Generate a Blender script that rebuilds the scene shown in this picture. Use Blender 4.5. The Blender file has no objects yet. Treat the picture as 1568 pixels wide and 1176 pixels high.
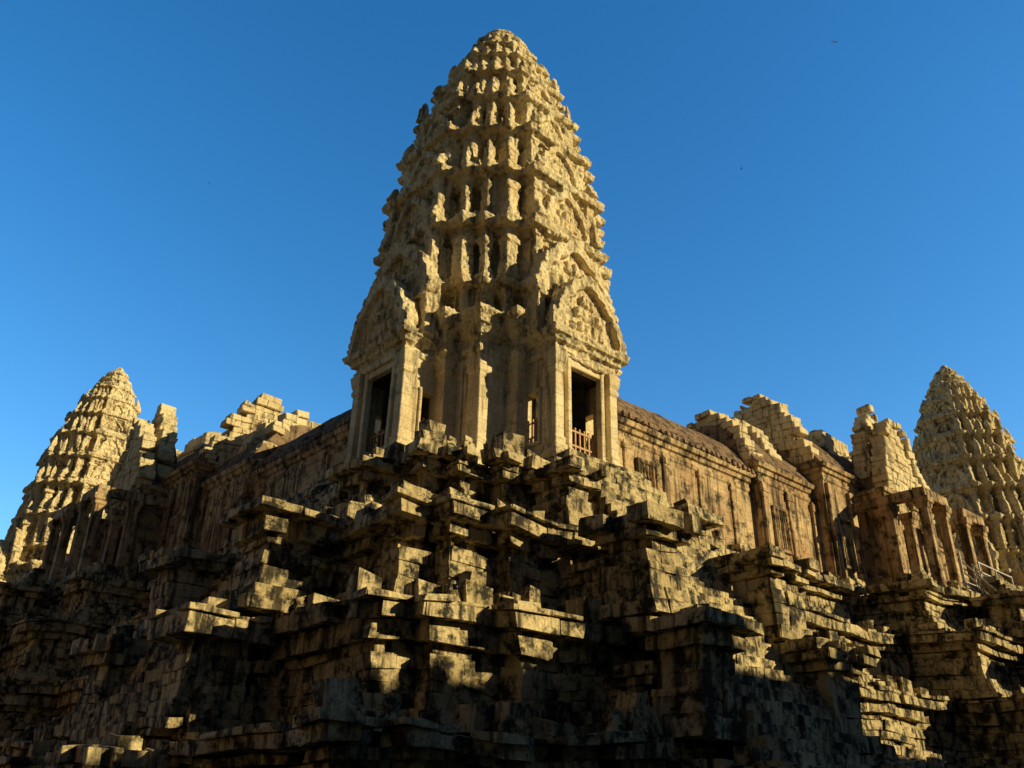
import bpy, bmesh, math, random
from mathutils import Vector, Matrix, noise as mnoise
random.seed(11)
sc = bpy.context.scene
R = random.uniform

# ------------------------------------------------------------------ materials
def N(nt, t, **k):
    n = nt.nodes.new(t)
    for a, b in k.items():
        setattr(n, a, b)
    return n

def ramp(nt, src, p0, c0, p1, c1):
    r = N(nt, 'ShaderNodeValToRGB')
    r.color_ramp.elements[0].position = p0; r.color_ramp.elements[0].color = c0
    r.color_ramp.elements[1].position = p1; r.color_ramp.elements[1].color = c1
    nt.links.new(src, r.inputs[0]); return r

def noise(nt, vec, s, d=6, rough=.6):
    n = N(nt, 'ShaderNodeTexNoise')
    n.inputs['Scale'].default_value = s; n.inputs['Detail'].default_value = d
    n.inputs['Roughness'].default_value = rough
    nt.links.new(vec, n.inputs['Vector']); return n

def mix(nt, fac, a, b, mode='MIX'):
    m = N(nt, 'ShaderNodeMix', data_type='RGBA', blend_type=mode)
    if isinstance(fac, float): m.inputs[0].default_value = fac
    else: nt.links.new(fac, m.inputs[0])
    for i, v in ((6, a), (7, b)):
        if isinstance(v, tuple): m.inputs[i].default_value = v
        else: nt.links.new(v, m.inputs[i])
    return m.outputs[2]

def stone(name, light, warm, dark, lich=(.48, .62), rowh=.42, bw=1.05, bump=1.0, brick=True, pits=6.0, streak=(.5, .72)):
    m = bpy.data.materials.new(name); m.use_nodes = True
    nt = m.node_tree; nt.nodes.clear()
    out = N(nt, 'ShaderNodeOutputMaterial'); bs = N(nt, 'ShaderNodeBsdfPrincipled')
    bs.inputs['Roughness'].default_value = .92
    bs.inputs['Specular IOR Level'].default_value = .12
    nt.links.new(bs.outputs[0], out.inputs[0])
    tc = N(nt, 'ShaderNodeTexCoord'); v = tc.outputs['Object']
    n1 = noise(nt, v, .45, 3, .65); n2 = noise(nt, v, 1.7, 6, .74); n3 = noise(nt, v, 14, 3, .7)
    mp = N(nt, 'ShaderNodeMapping'); mp.inputs['Scale'].default_value = (2.2, 2.2, .22)
    nt.links.new(v, mp.inputs[0]); ns = noise(nt, mp.outputs[0], 1.2, 4, .65)
    c = mix(nt, ramp(nt, n1.outputs[0], .4, (0, 0, 0, 1), .6, (1, 1, 1, 1)).outputs[0], light + (1,), warm + (1,))
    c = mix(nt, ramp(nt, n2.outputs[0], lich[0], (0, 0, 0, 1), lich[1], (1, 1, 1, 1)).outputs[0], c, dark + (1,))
    c = mix(nt, ramp(nt, ns.outputs[0], streak[0], (0, 0, 0, 1), streak[1], (.9, .9, .9, 1)).outputs[0], c, tuple(x * .7 for x in dark) + (1,))
    c = mix(nt, 1.0, c, ramp(nt, n3.outputs[0], .3, (.74, .74, .74, 1), .7, (1.18, 1.18, 1.18, 1)).outputs[0], 'MULTIPLY')
    hs = []
    nb = noise(nt, v, 3.6, 6, .75); hs.append((nb.outputs[0], .15 * bump))
    vo = N(nt, 'ShaderNodeTexVoronoi'); vo.inputs['Scale'].default_value = pits
    nt.links.new(v, vo.inputs['Vector']); hs.append((vo.outputs['Distance'], .05 * bump))
    if brick:
        sp = N(nt, 'ShaderNodeSeparateXYZ')
        dm = N(nt, 'ShaderNodeVectorMath', operation='SCALE'); dm.inputs[3].default_value = .12
        nt.links.new(n2.outputs[1], dm.inputs[0])
        ad = N(nt, 'ShaderNodeVectorMath', operation='ADD')
        nt.links.new(v, ad.inputs[0]); nt.links.new(dm.outputs[0], ad.inputs[1]); nt.links.new(ad.outputs[0], sp.inputs[0])
        a = N(nt, 'ShaderNodeMath', operation='ADD'); nt.links.new(sp.outputs[0], a.inputs[0]); nt.links.new(sp.outputs[1], a.inputs[1])
        cb = N(nt, 'ShaderNodeCombineXYZ'); nt.links.new(a.outputs[0], cb.inputs[0]); nt.links.new(sp.outputs[2], cb.inputs[1])
        br = N(nt, 'ShaderNodeTexBrick'); br.inputs['Scale'].default_value = 1
        br.inputs['Brick Width'].default_value = bw; br.inputs['Row Height'].default_value = rowh
        br.inputs['Mortar Size'].default_value = .008; br.inputs['Mortar Smooth'].default_value = .3
        br.inputs['Color1'].default_value = (.8, .8, .8, 1); br.inputs['Color2'].default_value = (1.1, 1.08, 1.05, 1)
        br.inputs['Mortar'].default_value = (.45, .45, .45, 1)
        nt.links.new(cb.outputs[0], br.inputs['Vector'])
        c = mix(nt, .5, c, br.outputs[0], 'MULTIPLY')
        hs.append((br.outputs['Fac'], -.03))
    nt.links.new(c, bs.inputs['Base Color'])
    prev = None
    for o, s in hs:
        mm = N(nt, 'ShaderNodeMath', operation='MULTIPLY_ADD'); nt.links.new(o, mm.inputs[0]); mm.inputs[1].default_value = s
        if prev: nt.links.new(prev, mm.inputs[2])
        else: mm.inputs[2].default_value = 0
        prev = mm.outputs[0]
    bp = N(nt, 'ShaderNodeBump'); bp.inputs['Strength'].default_value = .8; bp.inputs['Distance'].default_value = 1
    nt.links.new(prev, bp.inputs['Height']); nt.links.new(bp.outputs[0], bs.inputs['Normal'])
    return m

M_TOWER = stone('tower_sandstone', (.84, .71, .45), (.72, .57, .33), (.15, .125, .088), (.53, .68), bump=.6, brick=False, streak=(.53, .67))
M_PORCH = stone('porch_sandstone', (.84, .71, .46), (.72, .57, .34), (.22, .18, .12), (.56, .74), bump=.3, streak=(.54, .70))
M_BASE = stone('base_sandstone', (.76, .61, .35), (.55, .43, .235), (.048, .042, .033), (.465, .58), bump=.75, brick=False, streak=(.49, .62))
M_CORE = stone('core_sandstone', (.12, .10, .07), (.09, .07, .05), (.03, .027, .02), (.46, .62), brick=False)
M_WALL = stone('gallery_sandstone', (.70, .52, .30), (.52, .34, .19), (.07, .055, .04), (.49, .63), bump=.45, streak=(.48, .62))
M_ROOF = stone('roof_sandstone', (.36, .245, .16), (.31, .21, .13), (.05, .042, .035), (.48, .62), bump=.4, brick=False)
M_GROUND = stone('courtyard_stone', (.12, .10, .07), (.08, .09, .045), (.04, .04, .03), bump=.5, brick=False)

def plain(name, col, rough=.6, metal=0):
    m = bpy.data.materials.new(name); m.use_nodes = True
    nt = m.node_tree; b = nt.nodes['Principled BSDF']
    tc = N(nt, 'ShaderNodeTexCoord'); n = noise(nt, tc.outputs['Object'], 9, 4)
    r = ramp(nt, n.outputs[0], .3, tuple(x * .7 for x in col) + (1,), .7, tuple(min(1, x * 1.2) for x in col) + (1,))
    nt.links.new(r.outputs[0], b.inputs['Base Color'])
    b.inputs['Roughness'].default_value = rough; b.inputs['Metallic'].default_value = metal
    return m
M_WOOD = plain('weathered_wood', (.45, .24, .09)); M_STEEL = plain('galvanised_steel', (.45, .42, .36), .5, .3)
M_BIRD = plain('bird_feathers', (.05, .05, .05)); M_BIRDW = plain('pale_feathers', (.5, .5, .48))

# ------------------------------------------------------------------ mesh builder
def offset_poly(p, o):
    n = len(p); q = []
    for i in range(n):
        a, b, c = Vector(p[i - 1]), Vector(p[i]), Vector(p[(i + 1) % n])
        e1 = (b - a).normalized(); e2 = (c - b).normalized()
        n1 = Vector((e1.y, -e1.x)); n2 = Vector((e2.y, -e2.x))
        if abs(n1.dot(n2)) > .99: q.append(tuple(b + n1 * o))
        else: q.append(tuple(b + (n1 + n2) * o))
    return q

class MB:
    def __init__(s): s.v = []; s.f = []
    def add(s, vs, fs):
        o = len(s.v); s.v += [tuple(x) for x in vs]; s.f += [tuple(i + o for i in f) for f in fs]
    def hexa(s, b, t, jit=0):
        vs = [Vector(x) for x in b + t]
        if jit: vs = [x + Vector((R(-jit, jit), R(-jit, jit), R(-jit, jit))) for x in vs]
        s.add(vs, [(3, 2, 1, 0), (4, 5, 6, 7), (0, 1, 5, 4), (1, 2, 6, 5), (2, 3, 7, 6), (3, 0, 4, 7)])
    def box(s, x0, x1, y0, y1, z0, z1, jit=0):
        s.hexa([(x0, y0, z0), (x1, y0, z0), (x1, y1, z0), (x0, y1, z0)], [(x0, y0, z1), (x1, y0, z1), (x1, y1, z1), (x0, y1, z1)], jit)
    def loft(s, poly, prof):
        n = len(poly); vs = []
        for z, o in prof: vs += [(x, y, z) for x, y in offset_poly(poly, o)]
        fs = [tuple(range(n - 1, -1, -1)), tuple((len(prof) - 1) * n + i for i in range(n))]
        for k in range(len(prof) - 1):
            for i in range(n):
                j = (i + 1) % n
                fs.append((k * n + i, k * n + j, (k + 1) * n + j, (k + 1) * n + i))
        s.add(vs, fs)
    def lathe(s, prof, seg=20, cx=0, cy=0):
        vs = []
        for r, z in prof:
            for i in range(seg):
                a = 2 * math.pi * i / seg; rr = r * (1 + .05 * (i % 2))
                vs.append((cx + rr * math.cos(a), cy + rr * math.sin(a), z))
        m = len(prof); fs = [tuple(range(seg - 1, -1, -1)), tuple((m - 1) * seg + i for i in range(seg))]
        for k in range(m - 1):
            for i in range(seg):
                j = (i + 1) % seg; fs.append((k * seg + i, k * seg + j, (k + 1) * seg + j, (k + 1) * seg + i))
        s.add(vs, fs)
    def outline(s, pts, d0, d1, fr):
        n = len(pts); vs = [fr(t, d0, z) for t, z in pts] + [fr(t, d1, z) for t, z in pts]
        fs = [tuple(range(n)), tuple(range(2 * n - 1, n - 1, -1))] + [(i, (i + 1) % n, n + (i + 1) % n, n + i) for i in range(n)]
        s.add(vs, fs)
    def ring(s, po, pi, d0, d1, fr):
        n = len(po)
        vs = [fr(t, d0, z) for t, z in po] + [fr(t, d1, z) for t, z in po] + [fr(t, d0, z) for t, z in pi] + [fr(t, d1, z) for t, z in pi]
        fs = []
        for i in range(n):
            j = (i + 1) % n
            fs += [(i, j, n + j, n + i), (2 * n + i, 3 * n + i, 3 * n + j, 2 * n + j), (n + i, n + j, 3 * n + j, 3 * n + i), (i, 2 * n + i, 2 * n + j, j)]
        s.add(vs, fs)
    def obox(s, fr, t0, t1, d0, d1, z0, z1, jit=0):
        s.hexa([fr(t0, d0, z0), fr(t1, d0, z0), fr(t1, d1, z0), fr(t0, d1, z0)], [fr(t0, d0, z1), fr(t1, d0, z1), fr(t1, d1, z1), fr(t0, d1, z1)], jit)
    def bar(s, a, b, w):
        a, b = Vector(a), Vector(b); d = (b - a).normalized()
        u = d.cross(Vector((0, 0, 1))) if abs(d.z) < .95 else d.cross(Vector((1, 0, 0)))
        u.normalize(); v = d.cross(u); h = w / 2
        q = [u * h + v * h, -u * h + v * h, -u * h - v * h, u * h - v * h]
        s.hexa([a + x for x in q], [b + x for x in q])
    def build(s, name, mat, swap=False, parent=None, bevel=0, smooth=False, warp=0):
        me = bpy.data.meshes.new(name)
        vs = [(y, x, z) for x, y, z in s.v] if swap else s.v
        if warp:   # settlement of the old masonry
            o = []
            for v in vs:
                p = Vector(v); q = p + mnoise.noise_vector(p * .38) * warp + mnoise.noise_vector(p * 1.3 + Vector((7, 3, 1))) * warp * .35
                o.append(tuple(q))
            vs = o
        me.from_pydata(vs, [], s.f)
        bm = bmesh.new(); bm.from_mesh(me); bmesh.ops.recalc_face_normals(bm, faces=bm.faces); bm.to_mesh(me); bm.free()
        me.materials.append(mat)
        if smooth: me.polygons.foreach_set('use_smooth', [True] * len(me.polygons))
        ob = bpy.data.objects.new(name, me); sc.collection.objects.link(ob)
        if parent: ob.parent = parent
        if bevel:
            b = ob.modifiers.new('bevel', 'BEVEL'); b.width = bevel; b.segments = 1; b.limit_method = 'ANGLE'; b.angle_limit = .7
        return ob

def empty(name, loc=(0, 0, 0)):
    e = bpy.data.objects.new(name, None); e.location = loc; sc.collection.objects.link(e); return e

def frame(k):
    c, s_ = [(1, 0), (0, 1), (-1, 0), (0, -1)][k]
    return lambda t, d, z: (c * t + s_ * d, s_ * t - c * d, z)

HALF = [(1.0, 0), (1.12, .05), (1.20, .17), (1.10, .24), (1.06, .4), (.95, .47), (.9, .6), (.68, .68), (.6, .8), (.32, .87), (.24, .95), (0, 1.0)]
def ped(w, h, z0, k=1.0):
    return [(x * w, z0 + y * h) for x, y in HALF] + [(-x * w, z0 + y * h) for x, y in HALF[-2::-1]]

def pediment(mb, w, h, z0, d0, d1, fr, rel=.22):
    o = ped(w, h, z0); zc = z0 + .05 * h
    def sc_(k): return [(t * k, zc + (z - zc) * k) for t, z in o]
    mb.outline([(t * .97, z0 + (z - z0) * .97) for t, z in o], d0, d1 - rel, fr)
    mb.ring(o, sc_(.80), d0 + .05, d1, fr)
    for r in range(3):
        zz = z0 + h * (.12 + .2 * r); ww = w * (.6 - .16 * r); nn = 5 - r
        for i in range(nn):
            t = -ww + 2 * ww * (i + .5) / nn
            mb.obox(fr, t - ww * .6 / nn, t + ww * .6 / nn, d0, d1 - rel * R(.3, .7), zz, zz + h * R(.10, .15), .02)

def masonry_gable(mb, w, h, z0, th, fr, ruin=.12):
    z = z0
    while z < z0 + h * R(.93, 1.0):
        ch = R(.3, .46); y = (z + ch * .5 - z0) / h
        if y >= 1: break
        for (x0, y0), (x1, y1) in zip(HALF, HALF[1:]):
            if y0 <= y <= y1: ww = w * (x0 + (x1 - x0) * (y - y0) / max(1e-6, y1 - y0))
        a = -ww + R(-.08, .08)
        while a < ww - .1:
            L = min(R(.45, .95), ww - a)
            edge = abs(a + L / 2) > ww - .8
            if not (edge and random.random() < ruin * 1.2):
                b = R(-.03, .05) + (.14 if edge else 0)
                mb.obox(fr, a + .006, a + L - .006, -th / 2 - b, th / 2 + b, z + .004, z + ch - .01, .03)
            a += L
        z += ch

def antefix(mb, x, y, z, w, h, lean=.0):
    cx, cy = -x * lean, -y * lean
    pr = [(0, .5), (.12, .5), (.14, .4), (.3, .47), (.55, .42), (.8, .24), (1, .04)]
    vs = []
    for t, r in pr:
        px, py = x + cx * t, y + cy * t; r *= w
        vs += [(px - r, py - r, z + t * h), (px + r, py - r, z + t * h), (px + r, py + r, z + t * h), (px - r, py + r, z + t * h)]
    fs = [(3, 2, 1, 0), (24, 25, 26, 27)]
    for k in range(6):
        for i in range(4):
            j = (i + 1) % 4; fs.append((4 * k + i, 4 * k + j, 4 * k + 4 + j, 4 * k + 4 + i))
    mb.add(vs, fs)

def rot4(q):
    r = []
    for k in range(4):
        for x, y in q:
            for _ in range(k): x, y = -y, x
            r.append((x, y))
    return r
def plan(s):
    return rot4([(a * s, b * s) for a, b in [(1.03, .36), (.87, .36), (.87, .57), (.72, .57), (.72, .72), (.57, .72), (.57, .87), (.36, .87), (.36, 1.03)]])

# ------------------------------------------------------------------ tower
def make_tower():
    mb = MB(); cr = MB(); dk = MB()
    body = rot4([(3.95, 2.1), (3.3, 2.1), (3.3, 3.3), (2.1, 3.3), (2.1, 3.95)])
    mb.loft(body, [(9.2, .75), (9.45, .75), (9.5, .6), (9.7, .62), (9.8, .45), (10.0, .35), (10.1, .42), (10.3, .42), (10.35, .2), (10.5, .2)])
    quad = [(.8, .8), (3.95, .8), (3.95, 2.1), (3.3, 2.1), (3.3, 3.3), (2.1, 3.3), (2.1, 3.95), (.8, 3.95)]
    for k in range(4):
        q = []
        for x, y in quad:
            for _ in range(k): x, y = -y, x
            q.append((x, y))
        cr.loft(q, [(10.4, .12), (10.7, .12), (10.75, .05), (10.95, .07), (11.0, 0), (13.6, 0), (13.65, .06), (13.8, .08), (13.85, .03), (14.0, .1), (14.25, .14)])
        for (x0, x1, y0, y1) in ((2.75, 3.36, 2.75, 3.36), (2.1, 2.4, 3.2, 3.36), (3.2, 3.36, 2.1, 2.4)):
            c = [(x0, y0), (x1, y0), (x1, y1), (x0, y1)]; c2 = []
            for x, y in c:
                for _ in range(k): x, y = -y, x
                c2.append((x, y))
            cr.loft(c2, [(10.9, .0), (11.0, .04), (11.05, 0.01), (13.5, 0.01), (13.6, .06), (14.2, .09)])
        # dark panels set back in each arm, their colour standing in for unlit depth
        fr = frame(k)
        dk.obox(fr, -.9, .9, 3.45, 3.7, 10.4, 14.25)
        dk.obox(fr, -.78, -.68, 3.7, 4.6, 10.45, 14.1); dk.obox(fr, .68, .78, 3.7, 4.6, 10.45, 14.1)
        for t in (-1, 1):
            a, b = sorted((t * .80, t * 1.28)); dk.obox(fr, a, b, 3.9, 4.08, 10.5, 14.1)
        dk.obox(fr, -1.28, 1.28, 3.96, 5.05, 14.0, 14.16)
    mb.loft(body, [(14.15, .05), (14.3, .18), (14.5, .2), (14.55, .05), (15.0, .05), (15.1, .2), (15.3, .28), (15.35, .4), (15.6, .5), (15.75, .65), (15.95, .65)])
    lv = [(15.9, 17.8, 4.4), (17.8, 20.6, 4.75), (20.6, 23.3, 4.62), (23.3, 25.8, 4.22), (25.8, 28.1, 3.68), (28.1, 30.2, 3.05), (30.2, 31.9, 2.42), (31.9, 33.2, 1.78)]
    pr = [(0, .34), (.06, .34), (.07, .2), (.11, .18), (.12, .04), (.16, -.1), (.61, -.1), (.63, .12), (.67, .14), (.69, .32), (.75, .36), (.77, .64), (.88, .72), (.90, .48), (.96, .42), (1.02, .3)]
    for i, (z0, z1, s) in enumerate(lv):
        h = z1 - z0; f = (s / 4.8) ** .8
        P = plan(s - .68 * f)
        mb.loft(P, [(z0 - .1 + (h + .1) * t, o * f) for t, o in pr])
        C = plan(s - .44 * f)
        for j, (x, y) in enumerate(C):
            if j % 9 in (0, 2, 4, 6, 8) and random.random() < .95:
                w = R(.15, .28) * f + .03; kx = R(.95, 1.0); x2, y2 = x * kx, y * kx
                mb.box(x2 - w, x2 + w, y2 - w, y2 + w, z0 + .05 * h, z0 + .74 * h, .04)
                if random.random() < .5:
                    b = w * R(1.1, 1.6); zz = R(.3, .58)
                    mb.box(x2 - b, x2 + b, y2 - b, y2 + b, z0 + zz * h, z0 + (zz + R(.06, .12)) * h, .04)
        for u in range(int(44 * f)):
            j = random.randrange(len(C)); a = Vector(C[j]); b = Vector(C[(j + 1) % len(C)])
            p = a.lerp(b, random.random()); w = R(.1, .24) * (.5 + .5 * f)
            zc = z0 + h * (R(.72, .98) if random.random() < .8 else R(.05, .6))
            p *= R(.96, 1.05 if zc > z0 + .6 * h else .98)
            mb.box(p.x - w, p.x + w, p.y - w, p.y + w, zc - w * R(.5, 1.2), zc + w * R(.5, 1.3), .05)
        nx = lv[i + 1] if i + 1 < len(lv) else None
        if nx:
            hn = nx[1] - nx[0]; sn = nx[2]; g = (sn / 4.8) ** .8
            Q = plan(s - .12 * f)
            for j, (x, y) in enumerate(Q):
                jj = j % 9
                if jj in (0, 2, 4, 6, 8):
                    if random.random() < .12: continue
                    w = (.56 if jj == 4 else .44) * (.4 + .6 * g) * R(.75, 1.2); q_ = R(.95, .985)
                    antefix(mb, x * q_, y * q_, z1 - .12, w, hn * R(.28, .64), R(.02, .08))
                elif i < 6 and random.random() < .7:
                    antefix(mb, x * .99, y * .99, z1 - .1, R(.22, .4) * g, hn * R(.15, .36), .04)
            for k in range(4):
                fr = frame(k)
                pediment(mb, sn * .25, hn * R(.66, .86), z1 - .05, sn - .95 * g, min(sn + .02, s) - .02, fr, .2 * g)
                for t in (-1, 1):
                    mb.obox(fr, t * sn * .34 - .12 * g, t * sn * .34 + .12 * g, sn * .7, sn - .25 * g, z1 - .05, z1 + hn * R(.45, .66))
    mb.lathe([(1.35, 33.0), (1.65, 33.15), (1.7, 33.4), (1.25, 33.55), (1.2, 33.75), (1.4, 33.9), (1.35, 34.2), (.95, 34.3), (.85, 34.55), (1.0, 34.7), (.8, 35.0), (.5, 35.25), (.35, 35.4), (.3, 35.6), (.12, 35.75)], 18)
    for k in range(12):
        a = k * math.pi / 6 + R(-.1, .1)
        antefix(mb, 1.6 * math.cos(a), 1.6 * math.sin(a), 33.0, R(.35, .5), R(.5, .95), .1)
    for k in range(4):
        fr = frame(k)
        def rect(t0, t1, d0, d1):
            return [fr(t0, d1, 0)[:2], fr(t1, d1, 0)[:2], fr(t1, d0, 0)[:2], fr(t0, d0, 0)[:2]]
        mb.loft(rect(-1.7, 1.7, 3.2, 5.5), [(9.2, .7), (9.5, .7), (9.55, .5), (9.75, .55), (9.85, .4), (10.05, .3), (10.1, .38), (10.3, .38), (10.35, .18), (10.48, .18)])
        for t in (-1, 1):
            a, b = sorted((t * 1.22, t * 1.64))
            cr.loft(rect(a, b, 4.98, 5.42), [(10.45, .1), (10.7, .1), (10.75, .03), (10.95, .06), (11.0, 0), (13.4, 0), (13.45, .05), (13.6, .07), (13.65, .02), (13.85, .08), (14.22, .13)])
            a, b = sorted((t * .78, t * .98))
            cr.loft(rect(a, b, 5.12, 5.38), [(10.45, .04), (10.7, .04), (10.75, 0), (13.95, 0), (14.2, .02)])
            a, b = sorted((t * .98, t * 1.22))
            cr.obox(fr, a, b, 5.0, 5.2, 10.4, 14.2)
            a, b = sorted((t * 1.3, t * 1.58))
            cr.obox(fr, a, b, 3.9, 5.0, 10.4, 11.0); cr.obox(fr, a, b, 3.9, 5.0, 12.9, 14.2)
            cr.obox(fr, a, b, 4.56, 5.0, 11.0, 12.9)
            a2, b2 = sorted((t * 1.25, t * 1.66))
            cr.obox(fr, a2, b2, 4.54, 4.66, 10.85, 13.02); cr.obox(fr, a2, b2, 3.98, 4.68, 12.88, 13.04); cr.obox(fr, a2, b2, 3.98, 4.68, 10.86, 11.0)
        cr.obox(fr, -.78, .78, 5.1, 5.36, 13.9, 14.2)
        mb.loft(rect(-1.6, 1.6, 3.4, 5.4), [(14.15, .08), (14.35, .1), (14.4, .0), (14.6, .0), (14.65, .15), (14.8, .22), (14.85, .35), (15.1, .42)])
        pediment(mb, 1.62, 2.9, 15.05, 5.1, 5.75, fr, .28)
        mb.outline([(t, z) for t, z in ped(1.4, 2.5, 15.0)], 3.0, 5.2, fr)
        pediment(mb, 1.95, 3.3, 16.6, 4.5, 5.1, fr, .28)
        for t in (-1, 1):
            antefix(mb, *fr(t * 1.8, 5.5, 0)[:2], 15.05, .45, 1.0)
            mb.obox(fr, t * 1.9 - .2, t * 1.9 + .2, 4.4, 5.0, 15.0, 17.2)
    ob = mb.build('carved_superstructure', M_TOWER)
    rm = ob.modifiers.new('weather', 'REMESH'); rm.mode = 'VOXEL'; rm.voxel_size = .05
    for nm, ty, sz, stn in (('erosion_large', 'CLOUDS', 1.1, .22), ('erosion_small', 'CLOUDS', .3, .11), ('carving', 'VORONOI', .2, .08)):
        tx = bpy.data.textures.new(nm, ty); tx.noise_scale = sz
        if ty == 'CLOUDS': tx.noise_depth = 3
        d = ob.modifiers.new(nm, 'DISPLACE'); d.texture = tx; d.strength = stn; d.mid_level = .5; d.texture_coords = 'LOCAL'
    dg = bpy.context.evaluated_depsgraph_get()
    me = bpy.data.meshes.new_from_object(ob.evaluated_get(dg)); me.materials.clear(); me.materials.append(M_TOWER)
    ob.modifiers.clear(); ob.data = me
    c2 = cr.build('porch_piers', M_PORCH, bevel=.025, warp=.03)
    c3 = dk.build('cella_shade_panels', M_CORE)
    w = MB()
    for k in range(4):
        fr = frame(k)
        for z in (10.75, 11.05, 11.6): w.bar(fr(-.75, 5.0, z), fr(.75, 5.0, z), .07)
        for i in range(7): w.bar(fr(-.7 + i * .233, 5.0, 10.5), fr(-.7 + i * .233, 5.0, 11.75), .06)
        for t in (-1.42, 1.42):
            w.bar(fr(t, 3.98, 11.85), fr(t, 4.54, 11.85), .06); w.bar(fr(t, 3.98, 11.3), fr(t, 4.54, 11.3), .05)
            for i in range(3): w.bar(fr(t, 4.08 + i * .18, 11.0), fr(t, 4.08 + i * .18, 12.0), .055)
    wo = w.build('wooden_railing', M_WOOD)
    return [ob, c2, c3, wo]

parts = make_tower()
t0 = empty('temple_tower')
for p in parts: p.parent = t0
def clone(loc, scale=1, z=0):
    e = empty('temple_tower'); e.location = (loc[0], loc[1], z); e.scale = (scale,) * 3
    for p in parts:
        q = bpy.data.objects.new(p.name, p.data); sc.collection.objects.link(q); q.parent = e
        for m in p.modifiers:
            mm = q.modifiers.new(m.name, m.type); mm.width = .025; mm.segments = 1
    return e
S = 54
e = clone((0, S)); e.rotation_euler[2] = math.pi
e = clone((S, 0)); e.rotation_euler[2] = math.pi / 2
e = clone((S / 2, S / 2), 1.35, -3.5)

# ------------------------------------------------------------------ stepped base
def courses(mb, poly, z0, z1, prof, ch=.3, bl=.85, depth=.7, miss=.06, maxs=50, rnd=.03):
    nc = max(1, round((z1 - z0) / ch))
    hh = [R(.6, 1.5) for _ in range(nc)]; sm = sum(hh); hh = [x * (z1 - z0) / sm for x in hh]
    zc = z0
    for c in range(nc):
        h = hh[c]
        t = (zc + h * .5 - z0) / (z1 - z0); off = prof(t); q = offset_poly(poly, off); n = len(q)
        for i in range(n):
            a, b = Vector(q[i]), Vector(q[(i + 1) % n]); e = b - a; L = e.length
            if L < .05: continue
            e.normalize(); nn = Vector((e.y, -e.x))
            if (nn.x > .5 or nn.y > .5) and L > 15: continue
            s = 0; run = 0
            while s < L - .01:
                p = a + e * s
                far = max(p.x, p.y) > 16
                l = bl * R(.5, 1.6) * (1.7 if far else 1)
                if L - s - l < .35: l = L - s
                if max(p.x, p.y) > maxs: break
                m = miss * (4.5 if c == nc - 1 else (1.8 if t > .6 else .4))
                dd = R(-rnd, rnd)
                if run > 0: dd -= R(.15, .5); run -= 1
                elif random.random() < m: dd -= R(.1, .5); run = random.choice((0, 0, 1, 2))
                if random.random() < .05: dd += R(.04, .1)
                p0 = p + e * .006; p1 = p + e * (l - .006)
                i0, i1 = p0 - nn * depth, p1 - nn * depth; o0, o1 = p0 + nn * dd, p1 + nn * dd
                za = zc + .004 + R(-.006, .006); zb = zc + h - .008 + R(-.02, .006)
                if c == nc - 1: zb -= R(0, .12)
                mb.hexa([(o0.x, o0.y, za), (o1.x, o1.y, za), (i1.x, i1.y, za), (i0.x, i0.y, za)],
                        [(o0.x, o0.y, zb), (o1.x, o1.y, zb), (i1.x, i1.y, zb), (i0.x, i0.y, zb)], .024)
                s += l
        zc += h

def pf(a):
    tab = [(0, .5), (.10, .5), (.11, .34), (.20, .30), (.21, .06), (.44, -.06), (.45, .08), (.54, .08), (.55, -.06), (.70, 0), (.71, .24), (.80, .3), (.81, .56), (.90, .6), (.905, .68), (1.01, .68)]
    def f(t):
        for i in range(len(tab) - 1):
            if tab[i][0] <= t < tab[i + 1][0]: return tab[i][1] * a
        return .6 * a
    return f

def outline_tier(P, B, cu, nx, ny, cl, B2, e, Q):
    L = S + 6; g0, g1 = 20, 34
    low = [(-nx, -ny), (-cl, -ny), (-cl, -B2), (e, -B2), (e, -P), (g0, -P), (g0, -P - Q), (g1, -P - Q), (g1, -P), (L, -P)]
    up = [(-P, L), (-P, g1), (-P - Q, g1), (-P - Q, g0), (-P, g0), (-P, e), (-B, e), (-B, -cu), (-nx, -cu)]
    return up + low + [(L, L)]

base = MB(); core = MB()
TI = [(-1.6, 1.2, (9.8, 11.7, 9.5, 10.4, 10.2, 8.6, 11.0, 8.8, 4.0)),
      (1.2, 4.1, (8.0, 9.7, 7.7, 8.5, 8.3, 6.5, 9.0, 7.2, 3.6)),
      (4.1, 6.9, (6.3, 8.1, 6.2, 7.0, 6.8, 5.4, 7.4, 5.9, 3.4)),
      (6.9, 9.3, (4.7, 6.5, 4.7, 5.6, 5.4, 4.4, 6.0, 4.9, 3.2))]
for (z0, z1, prm) in TI:
    poly = outline_tier(*prm)
    courses(base, poly, z0, z1, pf(1.0), ch=.32, bl=1.0, depth=.85, miss=.08)
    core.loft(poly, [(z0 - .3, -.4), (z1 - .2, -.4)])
    q = offset_poly(poly, .2)
    for i in range(len(q)):
        a, b = Vector(q[i]), Vector(q[(i + 1) % len(q)])
        if max(a.x, a.y) > 50 or max(b.x, b.y) > 58: continue
        L = (b - a).length; k = int(L / .9)
        for j in range(k + 1):
            if random.random() < .38: continue
            p = a.lerp(b, min(1, (j + R(0, .5)) / max(1, k))) + Vector((.3, .3))
            w = R(.16, .5); hh = R(.15, 1.1)
            base.box(p.x - w, p.x + w, p.y - w * .8, p.y + w * .8, z1 - .2, z1 + hh * .5, .08)
            if random.random() < .5: base.box(p.x - w * .7, p.x + w * .6, p.y - w * .6, p.y + w * .7, z1 + hh * .5 - .04, z1 + hh * .5 + R(.1, .4), .08)
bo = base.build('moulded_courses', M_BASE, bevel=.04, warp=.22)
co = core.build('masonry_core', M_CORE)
pb = empty('stepped_temple_base'); bo.parent = pb; co.parent = pb

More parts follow.
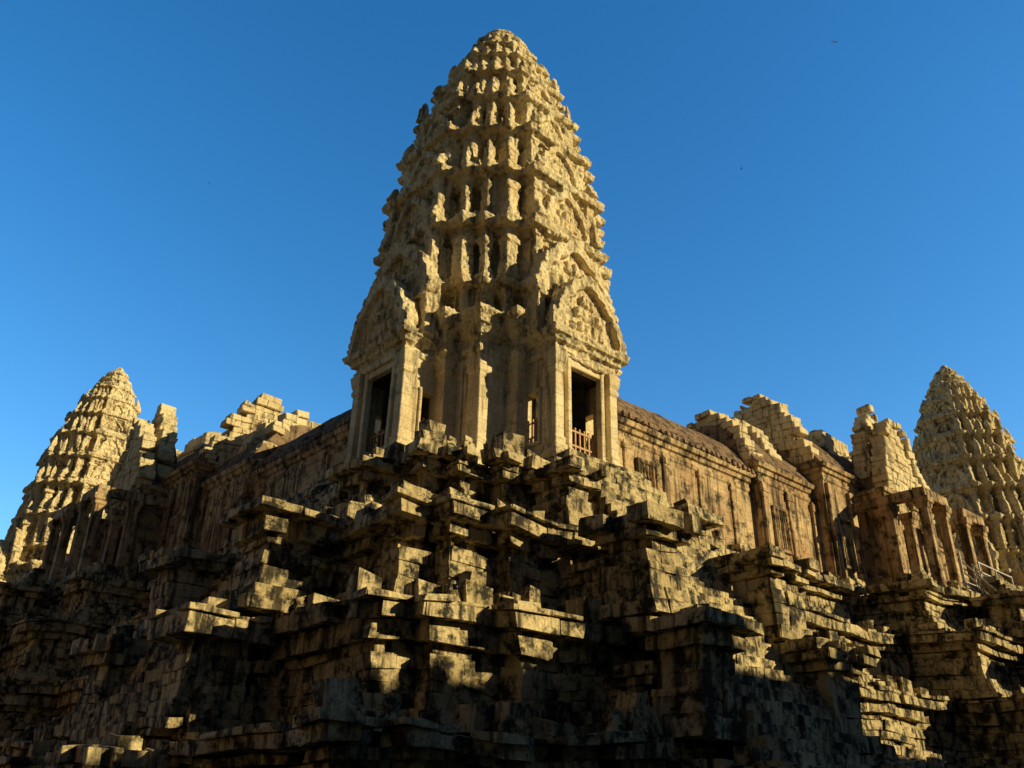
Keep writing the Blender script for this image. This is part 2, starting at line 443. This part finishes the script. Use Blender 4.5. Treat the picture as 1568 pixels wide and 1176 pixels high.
def pedestal(mb, x0, x1, y0, y1, z0, z1, a=.55, miss=.05):
    courses(mb, [(x0, y0), (x1, y0), (x1, y1), (x0, y1)], z0, z1, pf(a), ch=.33, bl=.8, depth=.65, miss=miss)
    mb.box(x0 + .25, x1 - .25, y0 + .25, y1 - .25, z0, z1 - .14)

def staircase(name, swap, cx, shift=0):
    mb = MB()
    lvl = [(6.9, 8.9, 7.9), (4.1, 6.8, 10.9), (1.2, 4.0, 12.3), (-1.6, .8, 13.7)]
    for s0, s1 in ((-4.0, -1.75), (1.8, 4.1)):
        back = 6.0
        for (z0, z1, d) in lvl:
            d += shift
            f = .25 if z1 > 8 else 0
            pedestal(mb, cx + s0 + .4 + f, cx + s1 - .4 - f, -d + .3, -d + 1.7, z0, z1, .78, .06)
            lo = z1 - 1.0
            courses(mb, [(cx + s0 + .5, -d + 1.9), (cx + s1 - .4, -d + 1.9), (cx + s1 - .4, -back - shift + .6), (cx + s0 + .5, -back - shift + .6)], z0, lo, pf(.4), miss=.12, bl=1.0)
            mb.box(cx + s0 + .75, cx + s1 - .65, -d + 1.5, -back - shift + .8, z0 - .3, lo - .1)
            if random.random() < .8:
                mb.box(cx + s0 + .6, cx + s0 + 1.2, -d + .5, -d + 1.1, z1 - .15, z1 + R(.1, .3), .06)
            if random.random() < .6: mb.box(cx + s1 - 1.0, cx + s1 - .5, -d + .6, -d + 1.1, z1 - .15, z1 + R(.2, .5), .07)
            back = d - shift - 1.5
    n = 42
    for i in range(n):
        d = 6.3 + shift + 8.4 * i / (n - 1); z = 10.2 - 11.7 * i / (n - 1)
        x = -1.9
        while x < 1.9:
            w = min(R(.7, 1.4), 1.95 - x)
            mb.box(cx + x + .008, cx + x + w, -d - R(-.02, .03), -d + .7, z - .6, z - R(0, .02), .012); x += w
    return mb.build(name, M_BASE, swap=swap, bevel=.036, warp=.16)
for sw in (False, True):
    staircase('stone_staircase', sw, 0)
for sw in (False, True):
    staircase('stone_staircase', sw, 27, 3.0)

# ------------------------------------------------------------------ galleries
def vault(mb, s0, s1, w, z0, h, ribs=True, axis='x'):
    step = .085 if ribs else 1.0
    n = max(2, int((s1 - s0) / step)); prof = []
    for i in range(-10, 11):
        u = i / 10; d = w * u; prof.append((d, z0 + h * (1 - abs(u) ** 1.9)))
    m = len(prof); vs = []; fs = []
    for k in range(n + 1):
        s = s0 + (s1 - s0) * k / n; b = .055 * abs(math.sin(math.pi * k / 4)) if ribs else 0
        for d, z in prof:
            nx, nz = d / w, .6
            if axis == 'x': vs.append((s, -(d + nx * b), z + nz * b))
            else: vs.append((d + nx * b, -s, z + nz * b))
    for k in range(n):
        for j in range(m - 1): fs.append((k * m + j, k * m + j + 1, (k + 1) * m + j + 1, (k + 1) * m + j))
    fs += [tuple(range(m)), tuple(n * m + j for j in range(m - 1, -1, -1))]
    fs.append(tuple([k * m for k in range(n, -1, -1)] + [k * m + m - 1 for k in range(n + 1)]))
    mb.add(vs, fs)

WP = [(9.2, .5), (9.5, .5), (9.52, .35), (9.75, .35), (9.8, .2), (10.0, .2), (10.05, .08), (10.25, .12), (10.3, 0)]
def wall(mb, s0, s1, d, ztop, yb=None):
    yb = d if yb is None else yb
    top = [(ztop - 1.0, 0), (ztop - .95, .06), (ztop - .75, .08), (ztop - .7, .0), (ztop - .55, .02), (ztop - .5, .14), (ztop - .3, .18), (ztop - .27, .3), (ztop - .05, .36), (ztop, .2)]
    mb.loft([(s0, -d), (s1, -d), (s1, yb), (s0, yb)], WP + top)

def window(mb, s, d, z0, z1, w, bal=True):
    f = .16
    mb.box(s - w - f, s - w, -d - .14, -d + .02, z0 - f, z1 + f); mb.box(s + w, s + w + f, -d - .14, -d + .02, z0 - f, z1 + f)
    mb.box(s - w, s + w, -d - .135, -d + .02, z1, z1 + f); mb.box(s - w, s + w, -d - .135, -d + .02, z0 - f, z0)
    if bal:
        n = 5
        for i in range(n):
            cx = s - w + (i + .5) * 2 * w / n
            mb.lathe([(.055 + .025 * (q % 2), z0 + (z1 - z0) * q / 8) for q in range(9)], 8, cx, -d - .05)

def gallery(name, swap, s0, s1):
    e_ = empty(name); w = MB(); r = MB()
    wall(w, s0, s1, 2.5, 14.6)
    vault(r, s0, s1, 2.75, 14.5, 2.6)
    n = int((s1 - s0) / .42)
    for i in range(n):
        if random.random() < .12: continue
        antefix(r, s0 + .2 + i * .42, -2.78, 14.55, .26, R(.22, .34))
        if random.random() < .2: antefix(r, s0 + .2 + i * .42, 0, 17.05, .2, R(.12, .25))
    s = s0 + 1.4; k = 0
    while s < s1 - 1:
        w.box(s - .18, s + .18, -2.58, -2.4, 10.3, 13.7); w.box(s - .24, s + .24, -2.62, -2.4, 13.3, 13.6); w.box(s - .24, s + .24, -2.62, -2.4, 10.3, 10.7)
        if s + 2.6 < s1 and k in (0, 3): window(w, s + 1.3, 2.5, 11.2, 12.9, .55, k == 0)
        s += 2.6; k += 1
    w.build('gallery_wall', M_WALL, swap, e_, bevel=.02, warp=.05); r.build('vaulted_roof', M_ROOF, swap, e_, warp=.1)
for sw in (False, True):
    gallery('temple_gallery', sw, 4.2, 15.3)
    gallery('temple_gallery', sw, 38.7, 50)

def gatehouse(name, swap):
    e_ = empty(name); w = MB(); r = MB(); g = MB(); c = 27
    for a, b in ((15.2, 20.6), (33.4, 38.8)):
        wall(w, a, b, 2.9, 15.2); vault(r, a, b, 3.1, 15.1, 2.9)
        for s in (a + .35, (a + b) / 2, b - .35):
            w.box(s - .25, s + .25, -3.05, -2.8, 10.2, 14.2); w.box(s - .32, s + .32, -3.1, -2.8, 13.7, 14.1)
        window(w, a + 1.6, 2.9, 11.0, 13.0, .5)
    wall(w, 20.5, 33.5, 3.6, 16.4); vault(r, 20.5, 33.5, 3.8, 16.2, 3.6)
    for s in (20.9, 23.2, 30.8, 33.1):
        w.box(s - .25, s + .25, -3.78, -3.5, 10.2, 15.3)
    window(w, 22.0, 3.6, 11.0, 13.4, .5); window(w, 32.0, 3.6, 11.0, 13.4, .5)
    wall(w, 24.3, 26.1, 5.0, 15.6, -3.4); wall(w, 27.9, 29.7, 5.0, 15.6, -3.4); w.box(26.0, 28.0, -4.95, -3.4, 13.6, 15.5)
    def frx(t, d, z): return (c + t, -5.0 - d, z)
    def frx2(t, d, z): return (c + t, -3.8 - d, z)
    vm = MB(); vault(vm, 3.0, 4.9, 2.4, 15.5, 4.0, True, 'y'); vm.v = [(x + c, y, z) for x, y, z in vm.v]; r.add(vm.v, vm.f)
    masonry_gable(g, 2.3, 5.0, 15.6, .6, frx); masonry_gable(g, 1.9, 6.0, 15.7, .6, frx2)
    def fs(s): return lambda t, d, z: (s + d, t, z)
    for s, wd, hh, z in ((15.7, 2.3, 3.9, 15.1), (20.8, 2.8, 5.4, 16.3), (18.2, 2.1, 4.0, 15.2), (33.2, 2.8, 5.2, 16.3), (38.5, 2.3, 3.9, 15.1)):
        masonry_gable(g, wd, hh, z, .7, fs(s))
        masonry_gable(g, wd * .8, hh * .86, z, .7, fs(s + .75))
        for q in range(5):
            g.box(s + 1.1 + q * .6, s + 1.65 + q * .6, -.45, .45, z + hh * .55, z + hh * (.82 - .05 * q) + R(-.2, .15), .05)
    for q in range(7):
        hw = 2.2 - .16 * q
        courses(g, [(c - hw, -hw), (c + hw, -hw), (c + hw, hw), (c - hw, hw)], 18 + q * .36, 18.36 + q * .36, lambda t, q=q: .2 if q in (3, 6) else 0, ch=.36, miss=.05, maxs=99)
    g.box(c - 1.6, c + 1.6, -1.6, 1.6, 17.8, 20.3)
    for (s, d) in ((23.4, 7.4), (25.6, 7.4), (28.4, 7.4), (30.6, 7.4), (23.4, 5.6), (30.6, 5.6), (25.6, 5.6), (28.4, 5.6)):
        w.loft([(s - .23, -d - .23), (s + .23, -d - .23), (s + .23, -d + .23), (s - .23, -d + .23)], [(9.25, .15), (9.6, .15), (9.65, .05), (9.8, .07), (9.85, 0), (13.6, 0), (13.65, .06), (13.85, .08), (13.9, .15), (14.2, .18)])
    w.box(23.1, 25.95, -7.68, -7.1, 14.2, 14.75, .03); w.box(28.1, 30.9, -7.68, -7.1, 14.2, 14.75, .03)
    for s in (23.4, 30.6): w.box(s - .28, s + .28, -7.05, -3.6, 14.2, 14.72, .03)
    w.build('gatehouse_walls', M_WALL, swap, e_, bevel=.02, warp=.07); r.build('vaulted_roofs', M_ROOF, swap, e_, warp=.12)
    g.build('broken_gables', M_TOWER, swap, e_, bevel=.045, warp=.24)
for sw in (False, True): gatehouse('temple_gatehouse', sw)

# modern steel visitor stair beside the right gatehouse
st = MB()
for sx in (24.9, 26.6):
    a = (sx, -8.0, 10.1); b = (sx, -16.5, -1.0)
    for dz in (0, .55, 1.1): st.bar((a[0], a[1], a[2] + dz), (b[0], b[1], b[2] + dz), .07)
    for i in range(12):
        t = i / 11; p = Vector(a).lerp(Vector(b), t); st.bar(p - Vector((0, 0, .3)), p + Vector((0, 0, 1.15)), .07)
for i in range(34):
    t = i / 33; p = Vector((24.9, -8.0, 10.0)).lerp(Vector((24.9, -16.5, -1.0)), t)
    st.box(24.9, 26.6, p.y - .12, p.y + .12, p.z, p.z + .04)
for (x, y) in ((24.5, -8.2), (26.9, -8.2), (29.2, -8.2), (31.5, -8.2)): st.bar((x, y, 9.2), (x, y, 11.4), .07)
for z in (10.3, 10.85, 11.35): st.bar((26.9, -8.2, z), (31.5, -8.2, z), .06)
st.build('steel_visitor_stairs', M_STEEL)

# ------------------------------------------------------------------ enclosing lower gallery (behind the viewpoint)
def enclosure(name, swap, s0, s1):
    e_ = empty(name); w = MB(); r = MB()
    s = s0
    while s < s1:
        L = R(7, 11); zz = R(-.6, .4) + (1.2 if s < 5 else 0)
        w.loft([(s, -38), (s + L, -38), (s + L, -34), (s, -34)], [(-1.6, .4), (-.6, .4), (-.5, 0), (8.4, 0), (8.6, .3), (9.1, .4)])
        rr = MB(); vault(rr, s, s + L, 2.5, 9.0, 3.9 + zz, False); rr.v = [(x, y - 36, z) for x, y, z in rr.v]; r.add(rr.v, rr.f)
        for i in range(int(L / .9)):
            if random.random() < .5: antefix(r, s + i * .9, -36, 12.8 + zz, .5, R(.4, 1.0))
        s += L
    w.build('enclosure_wall', M_WALL, swap, e_); r.build('enclosure_roof', M_ROOF, swap, e_)
enclosure('enclosure_gallery', False, -40, 110)
enclosure('enclosure_gallery', True, -36, 90)

# ------------------------------------------------------------------ ground
g = MB(); g.add([(-1500, -1500, -1.6), (1500, -1500, -1.6), (1500, 1500, -1.6), (-1500, 1500, -1.6)], [(0, 1, 2, 3)])
g.build('ground', M_GROUND)

# ------------------------------------------------------------------ birds
def bird(loc, span, mat, yaw):
    b = MB(); L = span * .45
    ring = [(-.5, .01), (-.3, .06), (0, .09), (.25, .07), (.38, .05), (.46, .055), (.54, .02)]
    vs = []
    for x, r in ring:
        for i in range(6):
            a = i * math.pi / 3; vs.append((x * L, r * L * 1.6 * math.cos(a), r * L * 1.6 * math.sin(a)))
    fs = [tuple(range(5, -1, -1)), tuple(36 + i for i in range(6))]
    for k in range(6):
        for i in range(6): fs.append((6 * k + i, 6 * k + (i + 1) % 6, 6 * k + 6 + (i + 1) % 6, 6 * k + 6 + i))
    b.add(vs, fs)
    for s in (-1, 1):
        b.add([(.2 * L, 0, .05 * L), (-.15 * L, 0, .05 * L), (.28 * L, s * span * .25, .28 * L), (-.1 * L, s * span * .25, .25 * L), (-.15 * L, s * span * .5, .15 * L)],
              [(0, 1, 3, 2), (2, 3, 4)])
    b.add([(-.45 * L, 0, 0), (-.8 * L, .14 * L, 0), (-.8 * L, -.14 * L, 0)], [(0, 1, 2)])
    o = b.build('flying_bird', mat); o.location = loc; o.rotation_euler = (.5, .2, yaw)
bird((28.3, -5.9, 52), .6, M_BIRDW, .6)
bird((26.3, 2.0, 43.4), .3, M_BIRD, 2.2)
bird((-3.3, 30, 41.7), .32, M_BIRD, -.7)

# ------------------------------------------------------------------ light
el, az = math.radians(19), math.radians(33)
Sd = Vector((math.cos(el) * math.sin(az), -math.cos(el) * math.cos(az), math.sin(el)))
sl = bpy.data.lights.new('sun', 'SUN'); sl.energy = 5.0; sl.angle = math.radians(.5); sl.color = (1.0, .83, .44)
so = bpy.data.objects.new('sun', sl); so.rotation_euler = Sd.to_track_quat('Z', 'Y').to_euler(); sc.collection.objects.link(so)
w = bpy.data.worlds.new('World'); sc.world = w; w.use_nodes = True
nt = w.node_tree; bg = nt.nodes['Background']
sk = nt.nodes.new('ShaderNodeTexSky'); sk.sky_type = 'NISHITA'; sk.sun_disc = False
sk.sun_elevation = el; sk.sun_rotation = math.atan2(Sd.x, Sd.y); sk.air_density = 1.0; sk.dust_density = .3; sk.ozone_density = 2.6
hsv = nt.nodes.new('ShaderNodeHueSaturation'); hsv.inputs['Saturation'].default_value = 1.33
# added sky gain: brighter on the viewed side, dimmed behind to deepen shadows
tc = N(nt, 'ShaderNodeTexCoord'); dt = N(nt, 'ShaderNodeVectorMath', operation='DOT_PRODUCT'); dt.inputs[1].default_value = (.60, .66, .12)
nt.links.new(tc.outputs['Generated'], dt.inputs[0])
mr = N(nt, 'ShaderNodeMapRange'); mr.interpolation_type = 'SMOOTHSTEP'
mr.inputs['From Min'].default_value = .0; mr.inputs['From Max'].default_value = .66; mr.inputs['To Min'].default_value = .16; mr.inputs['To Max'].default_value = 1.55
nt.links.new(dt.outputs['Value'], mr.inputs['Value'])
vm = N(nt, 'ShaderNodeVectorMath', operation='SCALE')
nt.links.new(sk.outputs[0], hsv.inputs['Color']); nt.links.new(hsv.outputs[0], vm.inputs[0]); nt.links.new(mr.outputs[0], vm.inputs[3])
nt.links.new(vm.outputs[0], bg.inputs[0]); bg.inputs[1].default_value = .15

# ------------------------------------------------------------------ camera
th = math.radians(47.8); p = math.radians(26); rho = .02
h = Vector((math.cos(th), math.sin(th), 0)); r0 = Vector((math.sin(th), -math.cos(th), 0))
f = h * math.cos(p) + Vector((0, 0, math.sin(p))); u0 = r0.cross(f)
rc = r0 * math.cos(rho) + u0 * math.sin(rho); uc = -r0 * math.sin(rho) + u0 * math.cos(rho)
cam = bpy.data.cameras.new('camera'); cam.sensor_width = 36; cam.lens = 1290 / 1568 * 36; cam.clip_end = 5000; cam.clip_start = .1
co_ = bpy.data.objects.new('camera', cam); sc.collection.objects.link(co_)
m = Matrix((rc, uc, -f)).transposed().to_4x4(); m.translation = Vector((-20.42, -23.89, 0)); co_.matrix_world = m
sc.camera = co_
sc.view_settings.view_transform = 'Standard'; sc.view_settings.look = 'None'; sc.view_settings.exposure = 0
